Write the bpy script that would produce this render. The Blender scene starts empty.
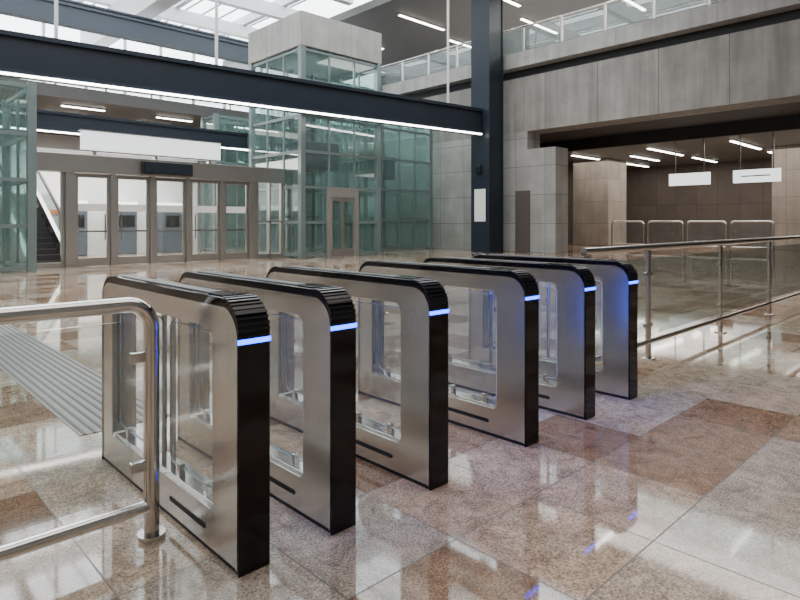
import bpy, bmesh, math, random
from mathutils import Vector, Matrix
random.seed(4)
C = bpy.context.scene.collection

# ------------------------------------------------------------------ materials
def newmat(name):
    m = bpy.data.materials.new(name); m.use_nodes = True
    nt = m.node_tree
    b = nt.nodes['Principled BSDF']
    return m, nt, b
def N(nt, t, **kw):
    n = nt.nodes.new(t)
    for k, v in kw.items():
        setattr(n, k, v)
    return n
def math_n(nt, op, a, b=None, c=None):
    n = nt.nodes.new('ShaderNodeMath'); n.operation = op
    for i, v in enumerate((a, b, c)):
        if v is None: continue
        if isinstance(v, (int, float)): n.inputs[i].default_value = v
        else: nt.links.new(v, n.inputs[i])
    return n.outputs[0]
def mixc(nt, fac, a, b, mode='MIX'):
    n = nt.nodes.new('ShaderNodeMix'); n.data_type = 'RGBA'; n.blend_type = mode
    for s, v in ((n.inputs[0], fac), (n.inputs[6], a), (n.inputs[7], b)):
        if isinstance(v, (int, float)): s.default_value = v
        elif isinstance(v, tuple): s.default_value = v if len(v) == 4 else v + (1,)
        else: nt.links.new(v, s)
    return n.outputs[2]
def simple(name, col, rough=0.5, metal=0.0, noise=0.0, nscale=8.0, stretch=(1, 1, 1), spec=0.5, rvar=0.08):
    m, nt, b = newmat(name)
    b.inputs['Base Color'].default_value = col + (1,)
    b.inputs['Roughness'].default_value = rough
    b.inputs['Metallic'].default_value = metal
    b.inputs['Specular IOR Level'].default_value = spec
    if noise > 0:
        tc = N(nt, 'ShaderNodeTexCoord'); mp = N(nt, 'ShaderNodeMapping')
        mp.inputs['Scale'].default_value = stretch
        nt.links.new(tc.outputs['Object'], mp.inputs['Vector'])
        nz = N(nt, 'ShaderNodeTexNoise'); nz.inputs['Scale'].default_value = nscale
        nz.inputs['Detail'].default_value = 4
        nt.links.new(mp.outputs[0], nz.inputs['Vector'])
        dark = tuple(c * (1 - noise) for c in col); lite = tuple(min(1, c * (1 + noise)) for c in col)
        nt.links.new(mixc(nt, nz.outputs['Fac'], dark, lite), b.inputs['Base Color'])
        r = math_n(nt, 'MULTIPLY_ADD', nz.outputs['Fac'], rvar, max(0.02, rough - rvar / 2))
        nt.links.new(r, b.inputs['Roughness'])
    return m
def emis(name, col, s):
    m, nt, b = newmat(name)
    b.inputs['Base Color'].default_value = col + (1,)
    b.inputs['Emission Color'].default_value = col + (1,)
    b.inputs['Emission Strength'].default_value = s
    return m
def glassmat(name, tint, haze=0.05, refl=0.04, hazecol=(0.8, 0.85, 0.85), edge=0.6):
    m = bpy.data.materials.new(name); m.use_nodes = True
    nt = m.node_tree; nt.nodes.clear()
    out = N(nt, 'ShaderNodeOutputMaterial')
    tr = N(nt, 'ShaderNodeBsdfTransparent'); tr.inputs[0].default_value = tint + (1,)
    df = N(nt, 'ShaderNodeBsdfDiffuse'); df.inputs[0].default_value = hazecol + (1,)
    gl = N(nt, 'ShaderNodeBsdfGlossy'); gl.inputs['Roughness'].default_value = 0.02
    m1 = N(nt, 'ShaderNodeMixShader'); m1.inputs[0].default_value = haze
    nt.links.new(tr.outputs[0], m1.inputs[1]); nt.links.new(df.outputs[0], m1.inputs[2])
    lw = N(nt, 'ShaderNodeLayerWeight'); lw.inputs[0].default_value = 0.5
    f = math_n(nt, 'MULTIPLY_ADD', math_n(nt, 'POWER', lw.outputs['Facing'], 4.5), edge, refl)
    m2 = N(nt, 'ShaderNodeMixShader')
    nt.links.new(f, m2.inputs[0]); nt.links.new(m1.outputs[0], m2.inputs[1]); nt.links.new(gl.outputs[0], m2.inputs[2])
    nt.links.new(m2.outputs[0], out.inputs[0])
    return m

def floor_mat():
    m, nt, b = newmat('granite_tiles')
    geo = N(nt, 'ShaderNodeNewGeometry'); sp = N(nt, 'ShaderNodeSeparateXYZ')
    nt.links.new(geo.outputs['Position'], sp.inputs[0])
    T = 0.56
    fx = math_n(nt, 'DIVIDE', math_n(nt, 'SUBTRACT', sp.outputs[0], 2.95), T)
    fy = math_n(nt, 'DIVIDE', math_n(nt, 'SUBTRACT', sp.outputs[1], 1.02), T)
    ix = math_n(nt, 'FLOOR', fx); iy = math_n(nt, 'FLOOR', fy)
    cb = N(nt, 'ShaderNodeCombineXYZ'); nt.links.new(ix, cb.inputs[0]); nt.links.new(iy, cb.inputs[1])
    wn = N(nt, 'ShaderNodeTexWhiteNoise'); wn.noise_dimensions = '2D'
    nt.links.new(cb.outputs[0], wn.inputs['Vector'])
    rp = N(nt, 'ShaderNodeValToRGB'); rp.color_ramp.interpolation = 'CONSTANT'
    e = rp.color_ramp.elements
    e[0].position = 0; e[0].color = (0.26, 0.155, 0.095, 1)
    e[1].position = 0.25; e[1].color = (0.46, 0.325, 0.23, 1)
    for p, c in ((0.42, (0.42, 0.345, 0.275, 1)), (0.62, (0.48, 0.37, 0.28, 1)), (0.84, (0.33, 0.215, 0.14, 1))):
        x = e.new(p); x.color = c
    nt.links.new(wn.outputs['Value'], rp.inputs[0])
    off = N(nt, 'ShaderNodeVectorMath'); off.operation = 'ADD'
    nt.links.new(geo.outputs['Position'], off.inputs[0]); nt.links.new(wn.outputs['Color'], off.inputs[1])
    n1 = N(nt, 'ShaderNodeTexNoise'); n1.inputs['Scale'].default_value = 7; n1.inputs['Detail'].default_value = 8; n1.inputs['Roughness'].default_value = 0.8
    n1.inputs['Distortion'].default_value = 1.0
    nt.links.new(off.outputs[0], n1.inputs['Vector'])
    n2 = N(nt, 'ShaderNodeTexNoise'); n2.inputs['Scale'].default_value = 110; n2.inputs['Detail'].default_value = 3
    nt.links.new(off.outputs[0], n2.inputs['Vector'])
    r1 = N(nt, 'ShaderNodeMapRange'); r1.inputs[1].default_value = 0.36; r1.inputs[2].default_value = 0.64; r1.inputs[3].default_value = 0.58; r1.inputs[4].default_value = 1.3
    nt.links.new(n1.outputs['Fac'], r1.inputs[0])
    r2 = N(nt, 'ShaderNodeMapRange'); r2.inputs[1].default_value = 0.36; r2.inputs[2].default_value = 0.62; r2.inputs[3].default_value = 0.55; r2.inputs[4].default_value = 1.28
    nt.links.new(n2.outputs['Fac'], r2.inputs[0])
    f = math_n(nt, 'MULTIPLY', r1.outputs[0], r2.outputs[0])
    vm = N(nt, 'ShaderNodeVectorMath'); vm.operation = 'SCALE'
    nt.links.new(rp.outputs[0], vm.inputs[0]); nt.links.new(f, vm.inputs['Scale'])
    gx = math_n(nt, 'PINGPONG', fx, 0.5); gy = math_n(nt, 'PINGPONG', fy, 0.5)
    g = math_n(nt, 'LESS_THAN', math_n(nt, 'MINIMUM', gx, gy), 0.0055)
    col = mixc(nt, g, vm.outputs[0], (0.07, 0.05, 0.035))
    nt.links.new(col, b.inputs['Base Color'])
    n3 = N(nt, 'ShaderNodeTexNoise'); n3.inputs['Scale'].default_value = 2.0
    nt.links.new(geo.outputs['Position'], n3.inputs['Vector'])
    ro = math_n(nt, 'MULTIPLY_ADD', n3.outputs['Fac'], 0.07, 0.02)
    nt.links.new(math_n(nt, 'MULTIPLY_ADD', g, 0.3, ro), b.inputs['Roughness'])
    b.inputs['Specular IOR Level'].default_value = 0.85
    return m

def concrete_mat(name, base, pw=1.8, ph=1.2, joint=0.012, streak=0.0, depth=0.35, zoff=0.0):
    m, nt, b = newmat(name)
    geo = N(nt, 'ShaderNodeNewGeometry'); sp = N(nt, 'ShaderNodeSeparateXYZ')
    nt.links.new(geo.outputs['Position'], sp.inputs[0])
    a = math_n(nt, 'ADD', sp.outputs[0], sp.outputs[1])
    fx = math_n(nt, 'DIVIDE', a, pw); fy = math_n(nt, 'DIVIDE', math_n(nt, 'ADD', sp.outputs[2], zoff), ph)
    gx = math_n(nt, 'LESS_THAN', math_n(nt, 'PINGPONG', fx, 0.5), joint / pw)
    gy = math_n(nt, 'LESS_THAN', math_n(nt, 'PINGPONG', fy, 0.5), joint / ph)
    g = math_n(nt, 'MAXIMUM', gx, gy)
    cb = N(nt, 'ShaderNodeCombineXYZ')
    nt.links.new(math_n(nt, 'FLOOR', fx), cb.inputs[0]); nt.links.new(math_n(nt, 'FLOOR', fy), cb.inputs[1])
    wn = N(nt, 'ShaderNodeTexWhiteNoise'); wn.noise_dimensions = '2D'
    nt.links.new(cb.outputs[0], wn.inputs['Vector'])
    n1 = N(nt, 'ShaderNodeTexNoise'); n1.inputs['Scale'].default_value = 0.9; n1.inputs['Detail'].default_value = 8; n1.inputs['Roughness'].default_value = 0.65
    nt.links.new(geo.outputs['Position'], n1.inputs['Vector'])
    f = math_n(nt, 'MULTIPLY_ADD', n1.outputs['Fac'], 0.9, 0.5)
    f = math_n(nt, 'MULTIPLY', f, math_n(nt, 'MULTIPLY_ADD', wn.outputs['Value'], 0.2, 0.9))
    if streak:
        mp = N(nt, 'ShaderNodeMapping'); mp.inputs['Scale'].default_value = (2.2, 2.2, 0.15)
        nt.links.new(geo.outputs['Position'], mp.inputs['Vector'])
        n2 = N(nt, 'ShaderNodeTexNoise'); n2.inputs['Scale'].default_value = 1.5; n2.inputs['Detail'].default_value = 6
        nt.links.new(mp.outputs[0], n2.inputs['Vector'])
        f = math_n(nt, 'MULTIPLY', f, math_n(nt, 'MULTIPLY_ADD', n2.outputs['Fac'], streak * 2, 1 - streak))
    vm = N(nt, 'ShaderNodeVectorMath'); vm.operation = 'SCALE'; vm.inputs[0].default_value = base
    nt.links.new(f, vm.inputs['Scale'])
    col = mixc(nt, g, vm.outputs[0], tuple(c * depth for c in base))
    nt.links.new(col, b.inputs['Base Color'])
    b.inputs['Roughness'].default_value = 0.7
    bp = N(nt, 'ShaderNodeBump'); bp.inputs['Strength'].default_value = 0.2
    nt.links.new(n1.outputs['Fac'], bp.inputs['Height']); nt.links.new(bp.outputs[0], b.inputs['Normal'])
    return m

M = {}
M['floor'] = floor_mat()
M['concrete'] = concrete_mat('board_concrete', (0.225, 0.21, 0.19), 2.4, 60, 0.014, 0.6, 0.45, 10)
M['concrete_panel'] = concrete_mat('concrete_panels', (0.30, 0.285, 0.265), 1.5, 1.25, 0.012, 0.2, 0.4)
M['concrete_smooth'] = concrete_mat('smooth_concrete', (0.36, 0.35, 0.33), 3.6, 50, 0.01, 0.4, 0.5, 10)
M['room_panel'] = concrete_mat('room_wall_panels', (0.24, 0.235, 0.225), 2.4, 1.8, 0.02, 0.2, 0.5)
M['brownwall'] = concrete_mat('brown_wall_cladding', (0.058, 0.045, 0.037), 1.2, 2.4)
M['column'] = concrete_mat('column_concrete', (0.24, 0.21, 0.18), 2.2, 1.25, 0.01, 0.3, 0.5)
M['plaster'] = simple('pale_wall', (0.55, 0.56, 0.56), 0.6, 0, 0.08, 1.2)
M['steel'] = simple('brushed_steel', (0.60, 0.585, 0.56), 0.24, 1.0, 0.04, 9, (0.8, 0.8, 60), rvar=0.04)
M['steel_tube'] = simple('satin_tube_steel', (0.66, 0.645, 0.62), 0.18, 1.0, 0.04, 10)
M['steel_panel'] = simple('stainless_panel', (0.43, 0.42, 0.40), 0.3, 0.85, 0.06, 2)
M['greypanel'] = simple('grey_portal_panel', (0.20, 0.19, 0.175), 0.45, 0.0, 0.06, 2)
M['black'] = simple('gloss_black', (0.004, 0.004, 0.005), 0.07, 0, 0, spec=0.35)
M['black_rib'] = simple('black_rib', (0.012, 0.012, 0.014), 0.25)
M['darkmetal'] = simple('dark_strip', (0.08, 0.08, 0.085), 0.3, 0.8, 0.1, 20)
M['beam'] = simple('slate_painted_steel', (0.014, 0.020, 0.030), 0.4, 0.0, 0.15, 1.5, spec=0.3)
M['bluegrey'] = simple('bluegrey_steel', (0.05, 0.065, 0.085), 0.45, 0.1, 0.1, 1.5)
M['teal'] = simple('teal_grey_steel', (0.17, 0.215, 0.215), 0.35, 0.3, 0.1, 2)
M['white'] = simple('white_painted_steel', (0.62, 0.64, 0.65), 0.5, 0, 0.05, 1)
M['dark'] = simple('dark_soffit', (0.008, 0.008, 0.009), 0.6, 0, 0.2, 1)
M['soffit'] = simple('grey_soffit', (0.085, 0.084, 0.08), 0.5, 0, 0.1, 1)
M['led'] = emis('white_led', (1.0, 0.95, 0.88), 16)
M['blue'] = emis('blue_led', (0.0, 0.045, 1.0), 11)
M['lightbox'] = emis('sign_face_white', (0.9, 0.95, 1.0), 1.0)
M['sign'] = emis('sign_white', (0.9, 0.93, 0.95), 1.6)
M['ink'] = simple('sign_ink', (0.25, 0.3, 0.34), 0.5)
M['glass'] = glassmat('clear_glass', (0.92, 0.945, 0.94), 0.025, 0.03)
M['glass_flap'] = glassmat('flap_glass', (0.95, 0.96, 0.96), 0.02, 0.015, edge=0.35)
M['glass_fence'] = glassmat('fence_glass', (0.80, 0.86, 0.85), 0.05, 0.07, (0.6, 0.66, 0.66))
M['glass_edge'] = simple('polished_glass_edge', (0.35, 0.45, 0.43), 0.2)
M['glass_teal'] = glassmat('teal_glass', (0.80, 0.905, 0.89), 0.06, 0.10, (0.5, 0.62, 0.61))
M['glass_rail'] = glassmat('balustrade_glass', (0.85, 0.92, 0.91), 0.1, 0.08)
M['orange'] = simple('orange_band', (0.75, 0.17, 0.03), 0.5)
M['doorbrown'] = simple('brown_door', (0.085, 0.068, 0.058), 0.5)
M['tactile'] = simple('grey_tactile', (0.10, 0.098, 0.092), 0.6, 0, 0.15, 30)
M['tactile_base'] = simple('grey_paving', (0.20, 0.19, 0.175), 0.35, 0, 0.2, 20)
M['rubber'] = simple('black_rubber', (0.01, 0.01, 0.01), 0.6)
M['paper'] = simple('white_notice', (0.75, 0.75, 0.72), 0.6)

# ------------------------------------------------------------------ helpers
def tag(o, label=None, cat=None, group=None, kind=None):
    if label: o['label'] = label
    if cat: o['category'] = cat
    if group: o['group'] = group
    if kind: o['kind'] = kind
    return o
def finish(bm, name, mat, parent=None, loc=(0, 0, 0), smooth=False, bevel=0.0):
    me = bpy.data.meshes.new(name)
    bmesh.ops.recalc_face_normals(bm, faces=bm.faces)
    bm.to_mesh(me); bm.free()
    if smooth:
        for p in me.polygons: p.use_smooth = True
    me.materials.append(mat)
    o = bpy.data.objects.new(name, me); C.objects.link(o)
    o.location = loc
    if parent: o.parent = parent
    if bevel:
        mod = o.modifiers.new('bevel', 'BEVEL'); mod.width = bevel; mod.segments = 2; mod.limit_method = 'ANGLE'
    return o
def addbox(bm, b, rot=None):
    x0, x1, y0, y1, z0, z1 = b
    vs = [bm.verts.new((x, y, z)) for x in (x0, x1) for y in (y0, y1) for z in (z0, z1)]
    for f in ((0, 1, 3, 2), (4, 6, 7, 5), (0, 4, 5, 1), (2, 3, 7, 6), (0, 2, 6, 4), (1, 5, 7, 3)):
        bm.faces.new([vs[i] for i in f])
    return vs
def boxes(name, bl, mat, parent=None, bevel=0.0):
    bm = bmesh.new()
    if parent is None:
        x0 = min(b[0] for b in bl); x1 = max(b[1] for b in bl)
        y0 = min(b[2] for b in bl); y1 = max(b[3] for b in bl); z0 = min(b[4] for b in bl)
        ox, oy, oz = (x0 + x1) / 2, (y0 + y1) / 2, z0
    else: ox = oy = oz = 0
    for b in bl:
        addbox(bm, (b[0] - ox, b[1] - ox, b[2] - oy, b[3] - oy, b[4] - oz, b[5] - oz))
    return finish(bm, name, mat, parent, (ox, oy, oz), bevel=bevel)
def empty(name, loc, label, cat, group=None, rz=0):
    e = bpy.data.objects.new(name, None); e.location = loc; e.rotation_euler = (0, 0, rz)
    e.empty_display_size = 0.2; C.objects.link(e)
    return tag(e, label, cat, group)
def addtube(bm, pts, r, seg=14, cap=True):
    pts = [Vector(p) for p in pts]
    rings = []; prev = None
    for i, p in enumerate(pts):
        if i == 0: t = pts[1] - p
        elif i == len(pts) - 1: t = p - pts[i - 1]
        else: t = (pts[i + 1] - p).normalized() + (p - pts[i - 1]).normalized()
        t.normalize()
        if prev is None:
            up = Vector((0, 0, 1)) if abs(t.z) < 0.9 else Vector((0, 1, 0))
            n = t.cross(up).normalized()
        else:
            n = (prev - t * prev.dot(t)).normalized()
        prev = n; bn = t.cross(n)
        rings.append([bm.verts.new(p + r * (math.cos(a) * n + math.sin(a) * bn)) for a in [2 * math.pi * k / seg for k in range(seg)]])
    for a, b in zip(rings, rings[1:]):
        for k in range(seg):
            bm.faces.new((a[k], a[(k + 1) % seg], b[(k + 1) % seg], b[k]))
    if cap:
        bm.faces.new(rings[0]); bm.faces.new(rings[-1])
def tube(name, paths, r, mat, parent=None, seg=14, loc=(0, 0, 0)):
    bm = bmesh.new()
    for p in paths: addtube(bm, p, r, seg)
    o = finish(bm, name, mat, parent, loc, smooth=True)
    m = o.modifiers.new('es', 'EDGE_SPLIT'); m.split_angle = math.radians(50)
    return o
def arc(cx, cz, r, a0, a1, n=8):
    return [(cx + r * math.cos(math.radians(a0 + (a1 - a0) * i / n)), cz + r * math.sin(math.radians(a0 + (a1 - a0) * i / n))) for i in range(n + 1)]
def rrect(y0, y1, z0, z1, rt, rb, n=8):
    p = []
    p += arc(y0 + rb, z0 + rb, rb, 270, 180, n)
    p += arc(y0 + rt, z1 - rt, rt, 180, 90, n)
    p += arc(y1 - rt, z1 - rt, rt, 90, 0, n)
    p += arc(y1 - rb, z0 + rb, rb, 0, -90, n)
    return p
def ring(name, outer, inner, x0, x1, mat, parent, closed=True, bevel=0.0):
    bm = bmesh.new()
    n = len(outer); V = []
    for x in (x0, x1):
        V.append(([bm.verts.new((x, y, z)) for y, z in outer], [bm.verts.new((x, y, z)) for y, z in inner]))
    rng = range(n) if closed else range(n - 1)
    for i in rng:
        j = (i + 1) % n
        for k in (0, 1):
            o, q = V[k]; bm.faces.new((o[i], o[j], q[j], q[i]))
        for k in (0, 1):
            a = V[0][k]; b = V[1][k]; bm.faces.new((a[i], a[j], b[j], b[i]))
    if not closed:
        for i in (0, n - 1):
            bm.faces.new((V[0][0][i], V[0][1][i], V[1][1][i], V[1][0][i]))
    return finish(bm, name, mat, parent, bevel=bevel)
def plate(name, outline, x0, x1, mat, parent, label=None):
    bm = bmesh.new()
    a = [bm.verts.new((x0, y, z)) for y, z in outline]; b = [bm.verts.new((x1, y, z)) for y, z in outline]
    bm.faces.new(a); bm.faces.new(b)
    n = len(a)
    for i in range(n): bm.faces.new((a[i], a[(i + 1) % n], b[(i + 1) % n], b[i]))
    return finish(bm, name, mat, parent)
def kids(root): return [o for o in C.objects if o.parent == root]
def copy_thing(root, loc, label=None):
    r = root.copy(); C.objects.link(r); r.location = loc
    if label: r['label'] = label
    for k in kids(root):
        kk = k.copy(); C.objects.link(kk); kk.parent = r
        for g in kids(k):
            gg = g.copy(); C.objects.link(gg); gg.parent = kk
    return r
def struct(name, bl, mat, bevel=0.0):
    return tag(boxes(name, bl, mat, bevel=bevel), kind='structure')

# ------------------------------------------------------------------ turnstiles
GW, GL, GY = 0.065, 0.7475, 2.6925
def gate(x):
    e = empty('turnstile', (x + GW, GY, 0), 'slim brushed-steel speed gate with gloss black cap and blue light strip', 'ticket gate', 'row of turnstiles')
    outer = rrect(-0.737, 0.737, 0.02, 0.962, 0.115, 0.008)
    inner = rrect(-0.537, 0.592, 0.17, 0.875, 0.05, 0.03)
    ring('body', outer, inner, -0.062, 0.062, M['steel'], e, bevel=0.003)
    n = 10
    co = [(-GL, 0.0)] + arc(-GL + 0.13, 1.0 - 0.13, 0.13, 180, 90, n) + arc(GL - 0.13, 1.0 - 0.13, 0.13, 90, 0, n) + [(GL, 0.0)]
    ci = [(-0.738, 0.0)] + arc(-0.738 + 0.113, 0.963 - 0.113, 0.113, 180, 90, n) + arc(0.738 - 0.113, 0.963 - 0.113, 0.113, 90, 0, n) + [(0.738, 0.0)]
    tag(ring('cap', co, ci, -GW, GW, M['black'], e, closed=False, bevel=0.003), 'gloss black wrap-over cover')
    r1 = [(-0.7375, 0.02)] + arc(-0.738 + 0.113, 0.85, 0.115, 180, 90, n) + arc(0.738 - 0.113, 0.85, 0.115, 90, 0, n) + [(0.7375, 0.02)]
    r2 = [(-0.730, 0.02)] + arc(-0.738 + 0.113, 0.85, 0.107, 180, 90, n) + arc(0.738 - 0.113, 0.85, 0.107, 90, 0, n) + [(0.730, 0.02)]
    ring('trim_rim', r1, r2, -0.0665, 0.0665, M['steel_tube'], e, closed=False)
    boxes('plinth', [(-0.055, 0.055, -0.725, 0.725, 0, 0.02)], M['rubber'], e)
    boxes('top_strip', [(-0.03, 0.03, -0.44, 0.56, 0.999, 1.004)], M['darkmetal'], e, 0.002)
    boxes('card_reader', [(-0.045, 0.045, -0.60, -0.47, 0.999, 1.006)], M['black'], e, 0.002)
    bm = bmesh.new()
    for s, cy in ((-1, -GL + 0.13),):
        for k in range(9):
            a = math.radians(96 + k * 9.5)
            mt = Matrix.Translation((0, cy + 0.131 * math.cos(a), 0.87 + 0.131 * math.sin(a))) @ Matrix.Rotation(a, 4, 'X')
            vs = addbox(bm, (-0.0655, 0.0655, -0.003, 0.003, -0.0045, 0.0045))
            for v in vs: v.co = mt @ v.co
    finish(bm, 'vent_grille', M['black_rib'], e)
    boxes('light_strip', [(-0.0670, 0.0670, -0.7505, -0.7435, 0.839, 0.857), (0.0655, 0.068, -0.75, -0.60, 0.839, 0.857)], M['blue'], e)
    boxes('streak_light', [(0.0625, 0.067, -0.715, -0.703, 0.40, 0.83)], M['blue'], e)  # unseen glowing bar added for the blue streak on the next gate
    for (a, b, x) in ((-0.51, -0.05, -0.02), (0.03, 0.565, -0.02)):
        plate('glass_pane', rrect(a, b, 0.215, 0.845, 0.04, 0.04, 5), x - 0.004, x + 0.004, M['glass'], e)
        ring('glass_rim', rrect(a - 0.001, b + 0.001, 0.214, 0.846, 0.041, 0.041, 5), rrect(a + 0.002, b - 0.002, 0.217, 0.843, 0.038, 0.038, 5), x - 0.0045, x + 0.0045, M['glass_edge'], e)
    plate('barrier_flap', rrect(-0.40, 0.11, 0.26, 0.80, 0.07, 0.07, 5), 0.022, 0.032, M['glass_flap'], e)
    for y in (-0.03, 0.07):
        tube('hinge_post', [[(0.0, y, 0.168), (0.0, y, 0.878)]], 0.012, M['steel_tube'], e, 10)
    for y in (-0.42, -0.16, 0.16, 0.46):
        boxes('glass_clamp', [(-0.034, -0.006, y - 0.014, y + 0.014, 0.17, 0.235)], M['steel_tube'], e, 0.003)
    boxes('sill_rail', [(-0.045, 0.045, -0.53, 0.585, 0.169, 0.182)], M['steel_tube'], e, 0.002)
    for s in (-1, 1):
        xs = sorted((s * 0.0615, s * 0.0635))
        plate('grip_slot', rrect(-0.48, -0.14, 0.078, 0.1, 0.011, 0.011, 5), xs[0], xs[1], M['rubber'], e)
    return e
g0 = gate(1.06)
for gx in (1.478, 2.066, 2.86, 3.53, 4.16):
    copy_thing(g0, (gx + GW, GY, 0))
g0['label'] = 'slim brushed-steel speed gate standing beside the tubular glass fence'

# ------------------------------------------------------------------ near fence (along X at y=2.45)
f = empty('glass_fence', (0.945, 2.45, 0), 'stainless tubular fence with curved corner and clear glass panel', 'fence')
pt = [(-2.6, 0, 0.955)] + [(x, 0, z) for x, z in arc(-0.10, 0.855, 0.10, 90, 0, 8)] + [(0, 0, 0.0)]
tube('top_rail', [pt], 0.031, M['steel_tube'], f, 20)
tube('bottom_rail', [[(-2.6, 0, 0.13), (-0.01, 0, 0.13)]], 0.027, M['steel_tube'], f, 18)
tube('post', [[(-2.3, 0, 0), (-2.3, 0, 0.95)]], 0.028, M['steel_tube'], f, 18)
for x in (0, -2.3):
    tube('floor_flange', [[(x, 0, 0), (x, 0, 0.02)]], 0.055, M['steel_tube'], f, 24)
boxes('glass_panel', [(-2.22, -0.075, -0.005, 0.005, 0.19, 0.89)], M['glass'], f)
for z in (0.30, 0.74):
    for x in (-0.055, -2.25):
        boxes('glass_clip', [(x - 0.03, x + 0.03, -0.016, 0.016, z - 0.022, z + 0.022)], M['steel_tube'], f, 0.006)

# ------------------------------------------------------------------ long fence on the other side of the gates
f = empty('glass_fence', (4.36, 2.42, 0), 'long stainless railing with glass panels running from the gates', 'fence')
px = [0.06, 1.2, 3.15, 5.10, 7.05, 9.0, 10.9]
tube('top_rail', [[(0, 0, 1.05), (11.0, 0, 1.05)]], 0.032, M['steel_tube'], f, 16)
tube('bottom_rail', [[(0.06, 0, 0.16), (10.9, 0, 0.16)]], 0.022, M['steel_tube'], f, 12)
for i, x in enumerate(px):
    boxes('post', [(x - 0.035, x + 0.035, -0.015, 0.015, 0.0, 1.03), (x - 0.055, x + 0.055, -0.055, 0.055, 0, 0.012)], M['steel_tube'], f, 0.003)
    if i < len(px) - 1:
        x2 = px[i + 1]
        boxes('glass_panel', [(x + 0.07, x2 - 0.07, -0.005, 0.005, 0.22, 0.95)], M['glass_fence'], f)
        for xx in (x + 0.05, x2 - 0.05):
            for z in (0.32, 0.80):
                boxes('glass_clip', [(xx - 0.025, xx + 0.025, -0.016, 0.016, z - 0.02, z + 0.02)], M['steel_tube'], f, 0.004)

# ------------------------------------------------------------------ floor, shell
struct('floor', [(-9.3, 45, -9.3, 42, -0.3, 0)], M['floor'])
struct('wall_rear', [(-9.3, 45, -9.3, -9, 0, 12.2)], M['room_panel'])
struct('wall_side', [(-9.3, -9, -9, 42, 0, 12.2)], M['room_panel'])
struct('wall_far', [(-9, 45, 38, 38.3, 0, 6.3)], M['plaster'])
struct('wall_concrete', [(22, 23, 14.9, 38, 0, 5.3), (22, 23, 13.5, 14.9, 0, 4.5)], M['concrete_panel'])
struct('wall_hall', [(38, 38.4, -9, 38, 0, 5.3)], M['brownwall'])
struct('wall_return', [(23, 38, 19.6, 20, 0, 5.3)], M['brownwall'])
struct('sky_block_slab', [(-9, 19.4, -9, 7.5, 12.25, 12.6)], M['soffit'])  # unseen slab added to cut sky light over the foreground
# tactile strip
e = empty('tactile_strip', (1.36, 8.5, 0), 'grey ribbed tactile strip on the granite floor', 'floor strip')
boxes('paving', [(-0.28, 0.28, -4.6, 4.6, 0, 0.003)], M['tactile_base'], e)
for k in range(10):
    x = -0.25 + k * 0.0555
    boxes('rib', [(x - 0.009, x + 0.009, -4.6, 4.6, 0.003, 0.006)], M['tactile'], e)

# deep concrete fascia and balcony over the side hall
struct('wall_fascia', [(22, 23.2, -9, 38, 5.3, 7.7)], M['concrete'])
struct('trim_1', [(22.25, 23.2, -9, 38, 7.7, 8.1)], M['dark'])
struct('trim_2', [(21.7, 40, -9, 38, 8.1, 8.75)], M['concrete_smooth'])
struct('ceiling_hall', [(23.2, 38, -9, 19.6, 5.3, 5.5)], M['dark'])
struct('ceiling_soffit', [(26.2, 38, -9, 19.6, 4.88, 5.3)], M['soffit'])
struct('trim_21', [(26.1, 26.2, -9, 19.6, 4.80, 5.3)], M['dark'])  # strip coloured near black to deepen the shade of the recess
struct('ceiling_gallery', [(19.5, 40, -9, 38, 12.0, 12.4)], M['soffit'])
struct('wall_gallery', [(32, 32.3, -9, 38, 8.75, 12.0)], M['plaster'])
# gallery balustrade
r = empty('balcony_railing', (21.85, 10, 8.75), 'glass balcony railing with steel handrail along the upper concrete gallery', 'railing')
tube('handrail', [[(0, -16, 1.1), (0, 26, 1.1)]], 0.045, M['steel_tube'], r, 10)
for k in range(22):
    y = -14 + k * 1.9
    boxes('post', [(-0.03, 0.03, y - 0.04, y + 0.04, 0, 1.08)], M['steel_panel'], r)
    boxes('glass_panel', [(-0.01, 0.01, y + 0.08, y + 1.82, 0.08, 1.0)], M['glass_rail'], r)

# ceiling line lights
def lamps(lst, group, label, hang=0.0):
    for (x0, x1, y, z) in lst:
        e = empty('linear_light', ((x0 + x1) / 2, y, z), label, 'ceiling light', group)
        h = (x1 - x0) / 2
        boxes('housing', [(-h, h, -0.10, 0.10, 0.03, 0.08)], M['steel_panel'], e)
        boxes('diffuser', [(-h + 0.05, h - 0.05, -0.07, 0.07, 0.0, 0.03)], M['led'], e)
lamps([(28, 30.9, 16.2, 4.795)] + [(28, 32.2, y, 4.795) for y in (12.2, 8.6, 5.0)] + [(33.6, 37.2, y, 4.795) for y in (16.2, 12.2, 8.6, 5.0)] + [(30.5, 34, 14.2, 4.795)], 'line lights under the low hall ceiling', 'slim glowing linear light under the low hall ceiling')
lamps([(21, 24.5, y, 11.915) for y in (12, 17, 22, 27)] + [(26, 29.5, y, 11.915) for y in (8, 13, 18, 23)], 'line lights above the upper gallery', 'slim glowing linear light under the gallery ceiling')

# square concrete columns in the hall
for (x, y) in ((32.3, 16.9), (33.2, 7.0)):
    tag(boxes('concrete_column', [(x - 1.1, x + 1.1, y - 1.1, y + 1.1, 0, 4.88)], M['column'], bevel=0.03), 'thick square concrete column under the hall ceiling', 'column', 'hall columns')

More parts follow.
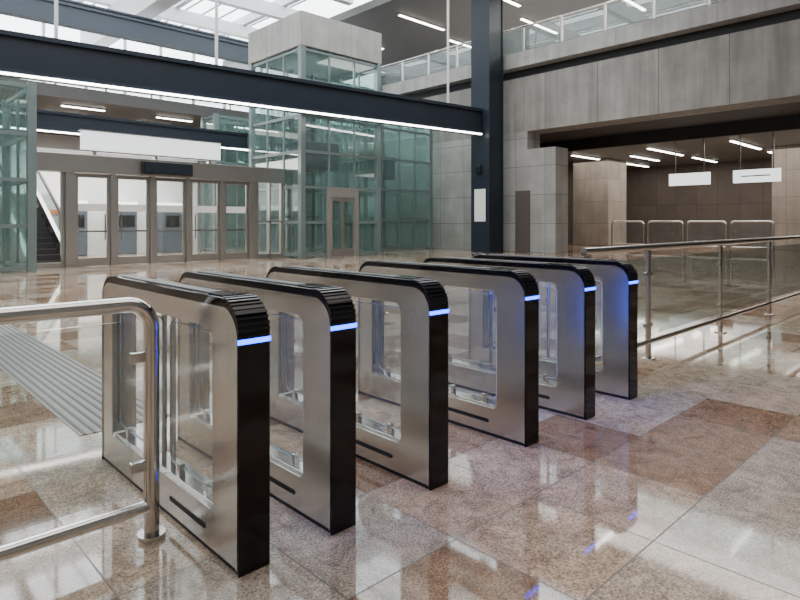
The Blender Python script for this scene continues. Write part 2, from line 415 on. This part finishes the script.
# big steel column
e = empty('steel_column', (20.85, 16.2, 0), 'tall dark slate-blue square steel column with notices', 'column')
boxes('shaft', [(-0.46, 0.46, -0.46, 0.46, 0, 12.0)], M['beam'], e, 0.02)
boxes('edge_flange', [(-0.50, -0.44, -0.50, 0.50, 0, 12.0)], M['beam'], e)
boxes('edge_flange', [(0.44, 0.50, -0.5, 0.5, 0, 12.0)], M['beam'], e)
boxes('notice', [(-0.515, -0.505, -0.30, 0.30, 1.35, 2.75)], M['paper'], e)
boxes('camera_box', [(-0.62, -0.505, -0.12, 0.12, 3.4, 3.8)], M['black_rib'], e, 0.02)

# main beam crossing to the column
rz = math.atan2(-2.0, 17.84)
e = empty('steel_beam', (20.4, 16.25, 5.12), 'long dark slate-blue steel beam with LED line along its bottom edge', 'beam', None, rz)
boxes('web', [(-29.4, -0.1, -0.2, 0.2, 0.1, 1.0)], M['beam'], e)
boxes('flange', [(-29.4, -0.1, -0.3, 0.3, 0.0, 0.12)], M['beam'], e)
boxes('flange', [(-29.4, -0.1, -0.3, 0.3, 0.96, 1.08)], M['beam'], e)
boxes('light_strip', [(-29.4, -0.2, -0.33, -0.24, -0.05, 0.0)], M['led'], e)
def beam(x0, x1, y, z0, z1, mat, label, led=False, w=0.2):
    e = empty('steel_beam', ((x0 + x1) / 2, y, z0), label, 'beam'); h = (x1 - x0) / 2
    H = z1 - z0
    boxes('web', [(-h, h, -w * 0.7, w * 0.7, 0.08, H - 0.08)], mat, e)
    boxes('flange', [(-h, h, -w, w, 0, 0.09)], mat, e)
    boxes('flange', [(-h, h, -w, w, H - 0.09, H)], mat, e)
    if led: boxes('light_strip', [(-h, h, -w - 0.03, -w + 0.03, -0.04, 0)], M['led'], e)
beam(-9, 12.2, 21.8, 4.25, 4.9, M['beam'], 'dark slate-blue steel beam behind the door wall', True)
beam(-9, 21.9, 24.2, 8.5, 9.3, M['bluegrey'], 'blue-grey steel roof beam high above the hall')
beam(-9, 21.9, 28.5, 10.3, 10.9, M['bluegrey'], 'blue-grey steel roof beam high above the hall')

# far gallery with low ceiling
struct('ceiling_far', [(-9, 22, 26.5, 38, 6.3, 6.8)], M['soffit'])
lamps([(x, x + 1.8, y, 6.215) for y in (28, 30.5, 33) for x in (3, 7, 11, 15)], 'line lights over the far concourse', 'short glowing line light under the far concourse ceiling')
r = empty('balcony_railing', (6.5, 26.7, 6.8), 'glass balcony railing along the far upper floor', 'railing')
tube('handrail', [[(-15.4, 0, 1.1), (15.4, 0, 1.1)]], 0.045, M['steel_tube'], r, 10)
for k in range(16):
    x = -15.2 + k * 1.9
    boxes('post', [(x - 0.04, x + 0.04, -0.03, 0.03, 0, 1.08)], M['steel_panel'], r)
    boxes('glass_panel', [(x + 0.08, x + 1.82, -0.01, 0.01, 0.08, 1.0)], M['glass_rail'], r)

# far glazed wall up to the roof
bl = [(-9 + k * 2.2, -8.85 + k * 2.2, 38, 38.2, 6.8, 13) for k in range(22)]
bl += [(-9, 40, 38, 38.2, z, z + 0.12) for z in (6.8, 8.8, 10.8, 12.88)]
struct('window_1', bl, M['white'])

# roof: white beams and glazing bars under open daylight
for k in range(2, 9):
    y = 2 + k * 4.4
    tag(boxes('roof_beam', [(-9, 19.5, y - 0.2, y + 0.2, 12.6, 13.3)], M['white']), 'white painted steel beam below the glazed roof', 'beam', 'white roof beams')
for k in range(7):
    x = -7 + k * 4.2
    tag(boxes('roof_beam', [(x - 0.15, x + 0.15, 7.6, 40, 13.3, 13.8)], M['white']), 'white painted steel beam running across the glazed roof', 'beam', 'white roof beams')
struct('window_4', [(-9 + k * 1.05 - 0.03, -9 + k * 1.05 + 0.03, 7.6, 40, 13.82, 13.9) for k in range(28)], M['bluegrey'])
tag(boxes('roof_beam', [(10.5, 11.3, 20, 37.9, 11.2, 12.6)], M['white']), 'deep white roof girder', 'beam', 'white roof beams')
for (x, y) in ((8.8, 17.55), (18.6, 16.5), (4.4, 18.0)):
    tag(tube('hanger_rod', [[(0, 0, 0), (0, 0, 6.4)]], 0.05, M['white'], None, 10, (x, y, 6.2)), 'slender white steel rod rising from the main beam', 'rod', 'beam hanger rods')

# ------------------------------------------------------------------ entrance wall with doors (y=19)
Y = 19.0
struct('trim_3', [(4.0, 12.2, Y - 0.1, Y + 0.35, 2.75, 3.28)], M['steel_panel'], 0.01)
dx = [4.995, 6.173, 7.345, 8.52, 9.72, 10.88]
for i, x in enumerate(dx):
    w = 0.13 if i in (0, 5) else 0.07
    struct('trim_%d' % (4 + i), [(x - w, x + w, Y - 0.08, Y + 0.2, 0, 2.75)], M['steel_panel'], 0.01)
for i in range(5):
    a = dx[i] + (0.13 if i == 0 else 0.07) + 0.005; b = dx[i + 1] - (0.13 if i == 4 else 0.07) - 0.005
    fr = [(a, a + 0.09, Y, Y + 0.06, 0.01, 2.74), (b - 0.09, b, Y, Y + 0.06, 0.01, 2.74),
          (a + 0.09, b - 0.09, Y, Y + 0.06, 0.01, 0.25), (a + 0.09, b - 0.09, Y, Y + 0.06, 2.62, 2.74)]
    d = struct('door_%d' % (i + 1), fr, M['steel_panel'], 0.004)
    ox, oy, oz = d.location
    boxes('glass_pane', [(a + 0.09 - ox, b - 0.09 - ox, 0.0, 0.012, 0.24, 2.61)], M['glass'], d)
    boxes('safety_band', [(a + 0.09 - ox, b - 0.09 - ox, -0.006, 0.0, 1.62, 1.84)], M['paper'], d)
    hx = (a + 0.16 if i % 2 else b - 0.16) - ox
    tube('handle', [[(hx, -0.09, 0.75), (hx, -0.09, 1.55)]], 0.02, M['steel_tube'], d, 8)
    boxes('push_bar', [(a + 0.09 - ox, b - 0.09 - ox, -0.04, -0.01, 1.0, 1.05)], M['steel_tube'], d)
struct('window_2', [(4.02, 4.10, Y, Y + 0.15, 0, 2.75), (4.78, 4.86, Y, Y + 0.15, 0, 2.75), (4.1, 4.78, Y, Y + 0.15, 0, 0.15)], M['steel_panel'])
e = tag(boxes('window_3', [(11.05, 11.15, Y, Y + 0.15, 0, 2.75), (12.1, 12.2, Y, Y + 0.15, 0, 2.75), (11.6, 11.66, Y, Y + 0.15, 0, 2.75), (11.15, 12.1, Y, Y + 0.15, 0, 0.15), (11.15, 12.1, Y, Y + 0.15, 1.3, 1.36)], M['steel_panel']), kind='structure')
boxes('glass_pane', [(-0.5, 0.5, -0.0, 0.01, 0.15, 2.7)], M['glass'], e)
e = empty('display_board', (7.75, Y - 0.22, 2.80), 'black display board fixed above the entrance doors', 'display')
boxes('casing', [(-0.8, 0.8, -0.1, 0.1, 0, 0.40)], M['black_rib'], e, 0.02)
boxes('screen', [(-0.75, 0.75, -0.108, -0.1, 0.05, 0.35)], M['beam'], e)
e = empty('lightbox_sign', (7.45, 18.98, 3.28), 'blank white illuminated lightbox sign on the door header', 'sign')
boxes('face', [(-2.15, 2.15, -0.12, 0.12, 0.14, 0.70)], M['lightbox'], e)
for b in ((-2.2, 2.2, -0.10, 0.14, 0.70, 0.74), (-2.2, 2.2, -0.10, 0.14, 0.10, 0.14)):
    boxes('casing', [b], M['steel_panel'], e)
for x in (-1.8, 0, 1.8):
    boxes('stand', [(x - 0.04, x + 0.04, -0.05, 0.1, 0, 0.10)], M['steel_panel'], e)

# interior behind doors
struct('wall_lobby', [(4, 12.2, 26.2, 26.4, 0, 4.2)], M['plaster'])
struct('trim_20', [(4, 7.4, 26.15, 26.2, 1.62, 1.8)], M['orange'])
for k in range(4):
    x = 5 + k * 1.9
    e = empty('ticket_machine', (x, 25.7, 0), 'tall grey ticket machine with dark screen against the lobby wall', 'ticket machine', 'lobby ticket machines')
    boxes('cabinet', [(-0.42, 0.42, -0.3, 0.4, 0, 1.9)], M['bluegrey'], e, 0.03)
    boxes('screen', [(-0.3, 0.3, -0.32, -0.3, 1.1, 1.6)], M['black'], e)
    boxes('header', [(-0.42, 0.42, -0.34, 0.38, 1.9, 2.15)], M['sign'], e)
def escalator(x, label):
    e = empty('escalator', (x, 19.9, 0), label, 'escalator')
    st = []
    for k in range(14):
        st.append((-0.45, 0.45, 0.6 + k * 0.32, 0.92 + k * 0.32 + 0.02, max(0, k * 0.17 - 0.3), 0.12 + k * 0.17))
    boxes('steps', st, M['darkmetal'], e)
    for s in (-0.55, 0.55):
        plate('skirt', [(0.2, 0.0), (0.2, 0.25), (0.5, 0.25), (5.3, 2.85), (5.3, 2.2), (1.2, 0.0)], s - 0.06, s + 0.06, M['steel_tube'], e)
        plate('balustrade', [(0.25, 0.25), (0.25, 0.95), (5.3, 3.6), (5.3, 2.85), (0.5, 0.25)], s - 0.01, s + 0.01, M['glass_rail'], e)
        tube('handrail', [[(s, 0.25, 0.3), (s, 0.12, 0.6), (s, 0.22, 0.95), (s, 5.3, 3.65)]], 0.05, M['rubber'], e, 8)
escalator(4.8, 'escalator with black handrails and grey steps rising away')

# ------------------------------------------------------------------ glazed lift towers
def tower(x0, x1, y0, y1, H, nx, ny, zs, label, name='glass_lift_tower', inner=True, mat='teal', cat='lift tower'):
    cx, cy = (x0 + x1) / 2, (y0 + y1) / 2
    e = empty(name, (cx, cy, 0), label, cat)
    hx, hy = (x1 - x0) / 2, (y1 - y0) / 2
    bl = []
    for i in range(nx + 1):
        x = -hx + 2 * hx * i / nx; w = 0.10 if i in (0, nx) else 0.035
        for y in (-hy, hy): bl.append((x - w, x + w, y - w, y + w, 0, H))
    for i in range(1, ny):
        y = -hy + 2 * hy * i / ny
        for x in (-hx, hx): bl.append((x - 0.035, x + 0.035, y - 0.035, y + 0.035, 0, H))
    for z in zs:
        for y in (-hy, hy): bl.append((-hx, hx, y - 0.045, y + 0.045, z - 0.05, z + 0.05))
        for x in (-hx, hx): bl.append((x - 0.045, x + 0.045, -hy, hy, z - 0.05, z + 0.05))
    boxes('frame', bl, M[mat], e)
    boxes('glass_wall', [(-hx, hx, -hy - 0.012, -hy + 0.0, 0.05, H)], M['glass_teal'], e)
    boxes('glass_wall', [(-hx, hx, hy - 0.012, hy, 0.05, H)], M['glass_teal'], e)
    boxes('glass_wall', [(-hx - 0.006, -hx + 0.006, -hy, hy, 0.05, H)], M['glass_teal'], e)
    boxes('glass_wall', [(hx - 0.006, hx + 0.006, -hy, hy, 0.05, H)], M['glass_teal'], e)
    if inner:
        for x in (-hx * 0.6, -hx * 0.1, hx * 0.5):
            boxes('guide_rail', [(x - 0.06, x + 0.06, hy - 0.4, hy - 0.28, 0, H)], M['beam'], e)
        for z in (1.5, 2.6, 3.6, 4.5, 5.4, 6.2, 7.0):
            if z < H: boxes('bracket', [(-hx * 0.7, hx * 0.7, hy - 0.28, hy - 0.1, z, z + 0.09)], M['beam'], e)
        boxes('lift_car', [(-hx * 0.45, hx * 0.45, -hy * 0.3, hy * 0.4, 3.4 if H > 6 else 0.1, 4.5 if H > 6 else 2.4)], M['bluegrey'], e, 0.03)
    return e, hx, hy
e, hx, hy = tower(12.33, 16.0, 18.0, 21.5, 7.7, 3, 3, (0.1, 1.3, 2.6, 3.9, 5.2, 6.5, 7.6), 'tall teal glass lift tower with concrete cap and steel doors')
boxes('roof_cap', [(-hx - 0.12, hx + 0.12, -hy - 0.12, hy + 0.12, 7.7, 8.95)], M['concrete_smooth'], e, 0.02)
x0, x1 = -0.75, 0.75
boxes('door_portal', [(x0, x0 + 0.2, -hy - 0.12, -hy - 0.02, 0, 2.25), (x1 - 0.2, x1, -hy - 0.12, -hy - 0.02, 0, 2.25), (x0, x1, -hy - 0.12, -hy - 0.02, 2.25, 2.62)], M['greypanel'], e)
for a, b in ((x0 + 0.2, -0.01), (0.01, x1 - 0.2)):
    boxes('lift_door', [(a, a + 0.07, -hy - 0.08, -hy - 0.03, 0, 2.25), (b - 0.07, b, -hy - 0.08, -hy - 0.03, 0, 2.25), (a + 0.07, b - 0.07, -hy - 0.08, -hy - 0.03, 0, 0.3), (a + 0.07, b - 0.07, -hy - 0.08, -hy - 0.03, 2.1, 2.25)], M['steel_panel'], e)
    boxes('door_glass', [(a + 0.07, b - 0.07, -hy - 0.06, -hy - 0.05, 0.3, 2.1)], M['glass_teal'], e)
tower(17.0, 21.2, 20.0, 23.5, 6.9, 4, 3, (0.1, 1.4, 2.8, 4.2, 5.6, 6.8), 'teal glass lift enclosure beside the concrete wall')
tower(0.3, 3.8, 17.9, 21.0, 4.95, 3, 2, (0.1, 1.2, 2.4, 3.6, 4.85), 'teal glass lift enclosure beside the entrance doors')
tower(12.5, 20.9, 25.0, 26.2, 6.2, 8, 1, (0.1, 2.0, 4.0, 6.1), 'long teal glass screen below the far gallery', 'glass_screen', False, cat='screen')

# door in concrete wall
d = struct('door_6', [(21.94, 22.0, 14.75, 15.5, 0, 2.7)], M['doorbrown'], 0.01)
tube('handle', [[(-0.10, 0.28, 1.0), (-0.10, 0.28, 1.3)]], 0.02, M['steel_tube'], d, 8)

# barriers in the low hall
first = None
for k, y in enumerate((13.2, 11.4, 9.6, 7.8)):
    if first is None:
        e = empty('crowd_barrier', (28, y, 0), 'stainless tubular hoop barrier with glass infill in the low hall', 'barrier', 'hall hoop barriers')
        p = [(0, -0.8, 0)] + [(0, yy, zz) for yy, zz in arc(-0.65, 1.2, 0.15, 180, 90, 5)] + [(0, yy, zz) for yy, zz in arc(0.65, 1.2, 0.15, 90, 0, 5)] + [(0, 0.8, 0)]
        tube('hoop', [p], 0.04, M['steel_tube'], e, 10)
        tube('mid_rail', [[(0, -0.8, 0.25), (0, 0.8, 0.25)]], 0.03, M['steel_tube'], e, 8)
        boxes('glass_panel', [(-0.006, 0.006, -0.72, 0.72, 0.32, 1.25)], M['glass'], e)
        first = e
    else: copy_thing(first, (28, y, 0))

# hanging direction signs
for (y0, y1, arrow) in ((9.1, 10.8, False), (6.5, 8.2, True)):
    c = (y0 + y1) / 2
    e = empty('hanging_sign', (27, c, 2.93), 'white illuminated direction sign hung from the hall ceiling', 'sign', 'hall signs')
    h = (y1 - y0) / 2
    boxes('panel', [(-0.06, 0.06, -h, h, 0, 0.52)], M['sign'], e, 0.01)
    for s in (-1, 1):
        boxes('hanger', [(-0.02, 0.02, s * h * 0.7 - 0.02, s * h * 0.7 + 0.02, 0.52, 1.95)], M['darkmetal'], e)
    if arrow:
        boxes('marking', [(-0.066, -0.06, -0.5, 0.55, 0.235, 0.285)], M['ink'], e)
e = empty('hanging_sign', (27, 4.45, 2.9), 'dark blue hanging sign board below the hall ceiling', 'sign', 'hall signs')
boxes('panel', [(-0.05, 0.05, -1.15, 1.15, 0, 0.5)], M['beam'], e)
for s in (-1, 1):
    boxes('hanger', [(-0.02, 0.02, s * 0.8 - 0.02, s * 0.8 + 0.02, 0.5, 1.98)], M['darkmetal'], e)

# ------------------------------------------------------------------ lights
w = bpy.data.worlds.new('sky'); bpy.context.scene.world = w; w.use_nodes = True
bg = w.node_tree.nodes['Background']; bg.inputs[0].default_value = (0.91, 0.96, 1.0, 1); bg.inputs[1].default_value = 6.8
def area(loc, sx, sy, power, col=(1, 0.93, 0.84), rot=(0, 0, 0), parent=None):
    l = bpy.data.lights.new('lamp', 'AREA'); l.shape = 'RECTANGLE'; l.size = sx; l.size_y = sy; l.energy = power; l.color = col
    o = bpy.data.objects.new('area_lamp', l); o.location = loc; o.rotation_euler = rot; C.objects.link(o)
    if parent: o.parent = parent
    return o
area((32, 10, 4.75), 9, 16, 1300, (1, 0.91, 0.82))
area((7.5, 23, 4.0), 6, 5, 900)
area((27, 14, 11.8), 8, 20, 2200, (1, 0.97, 0.93))
area((5, 31, 6.1), 20, 8, 1200)
area((14.2, 19.8, 7.6), 2.5, 2.5, 260, (0.95, 1, 1))  # added lamp, brightens the tower glass from inside
area((19.1, 21.8, 6.8), 3, 3, 260, (0.95, 1, 1))  # another added lamp, brightening the enclosure by the concrete wall
area((4, 0, 12.0), 14, 9, 900, (1, 0.95, 0.89))  # unseen fill lamp added above the foreground to lift dark reflections
# blue lamps added beside the gate strips, throwing streaks across each lane
for gx in (1.06, 1.478, 2.066, 2.86, 3.53):
    area((gx + 0.137, 2.0, 0.66), 0.36, 0.02, 6 if gx > 2 else 2, (0.01, 0.06, 1.0), (0, math.radians(-90), 0))

cam = bpy.data.cameras.new('camera'); co = bpy.data.objects.new('camera', cam); C.objects.link(co)
cam.sensor_width = 36; cam.lens = 594 / 800 * 36; cam.shift_y = -77 / 800
cam.clip_end = 200
co.location = (0, 0, 1.28)
co.rotation_euler = (math.radians(90), 0, -math.radians(43.8))
bpy.context.scene.camera = co
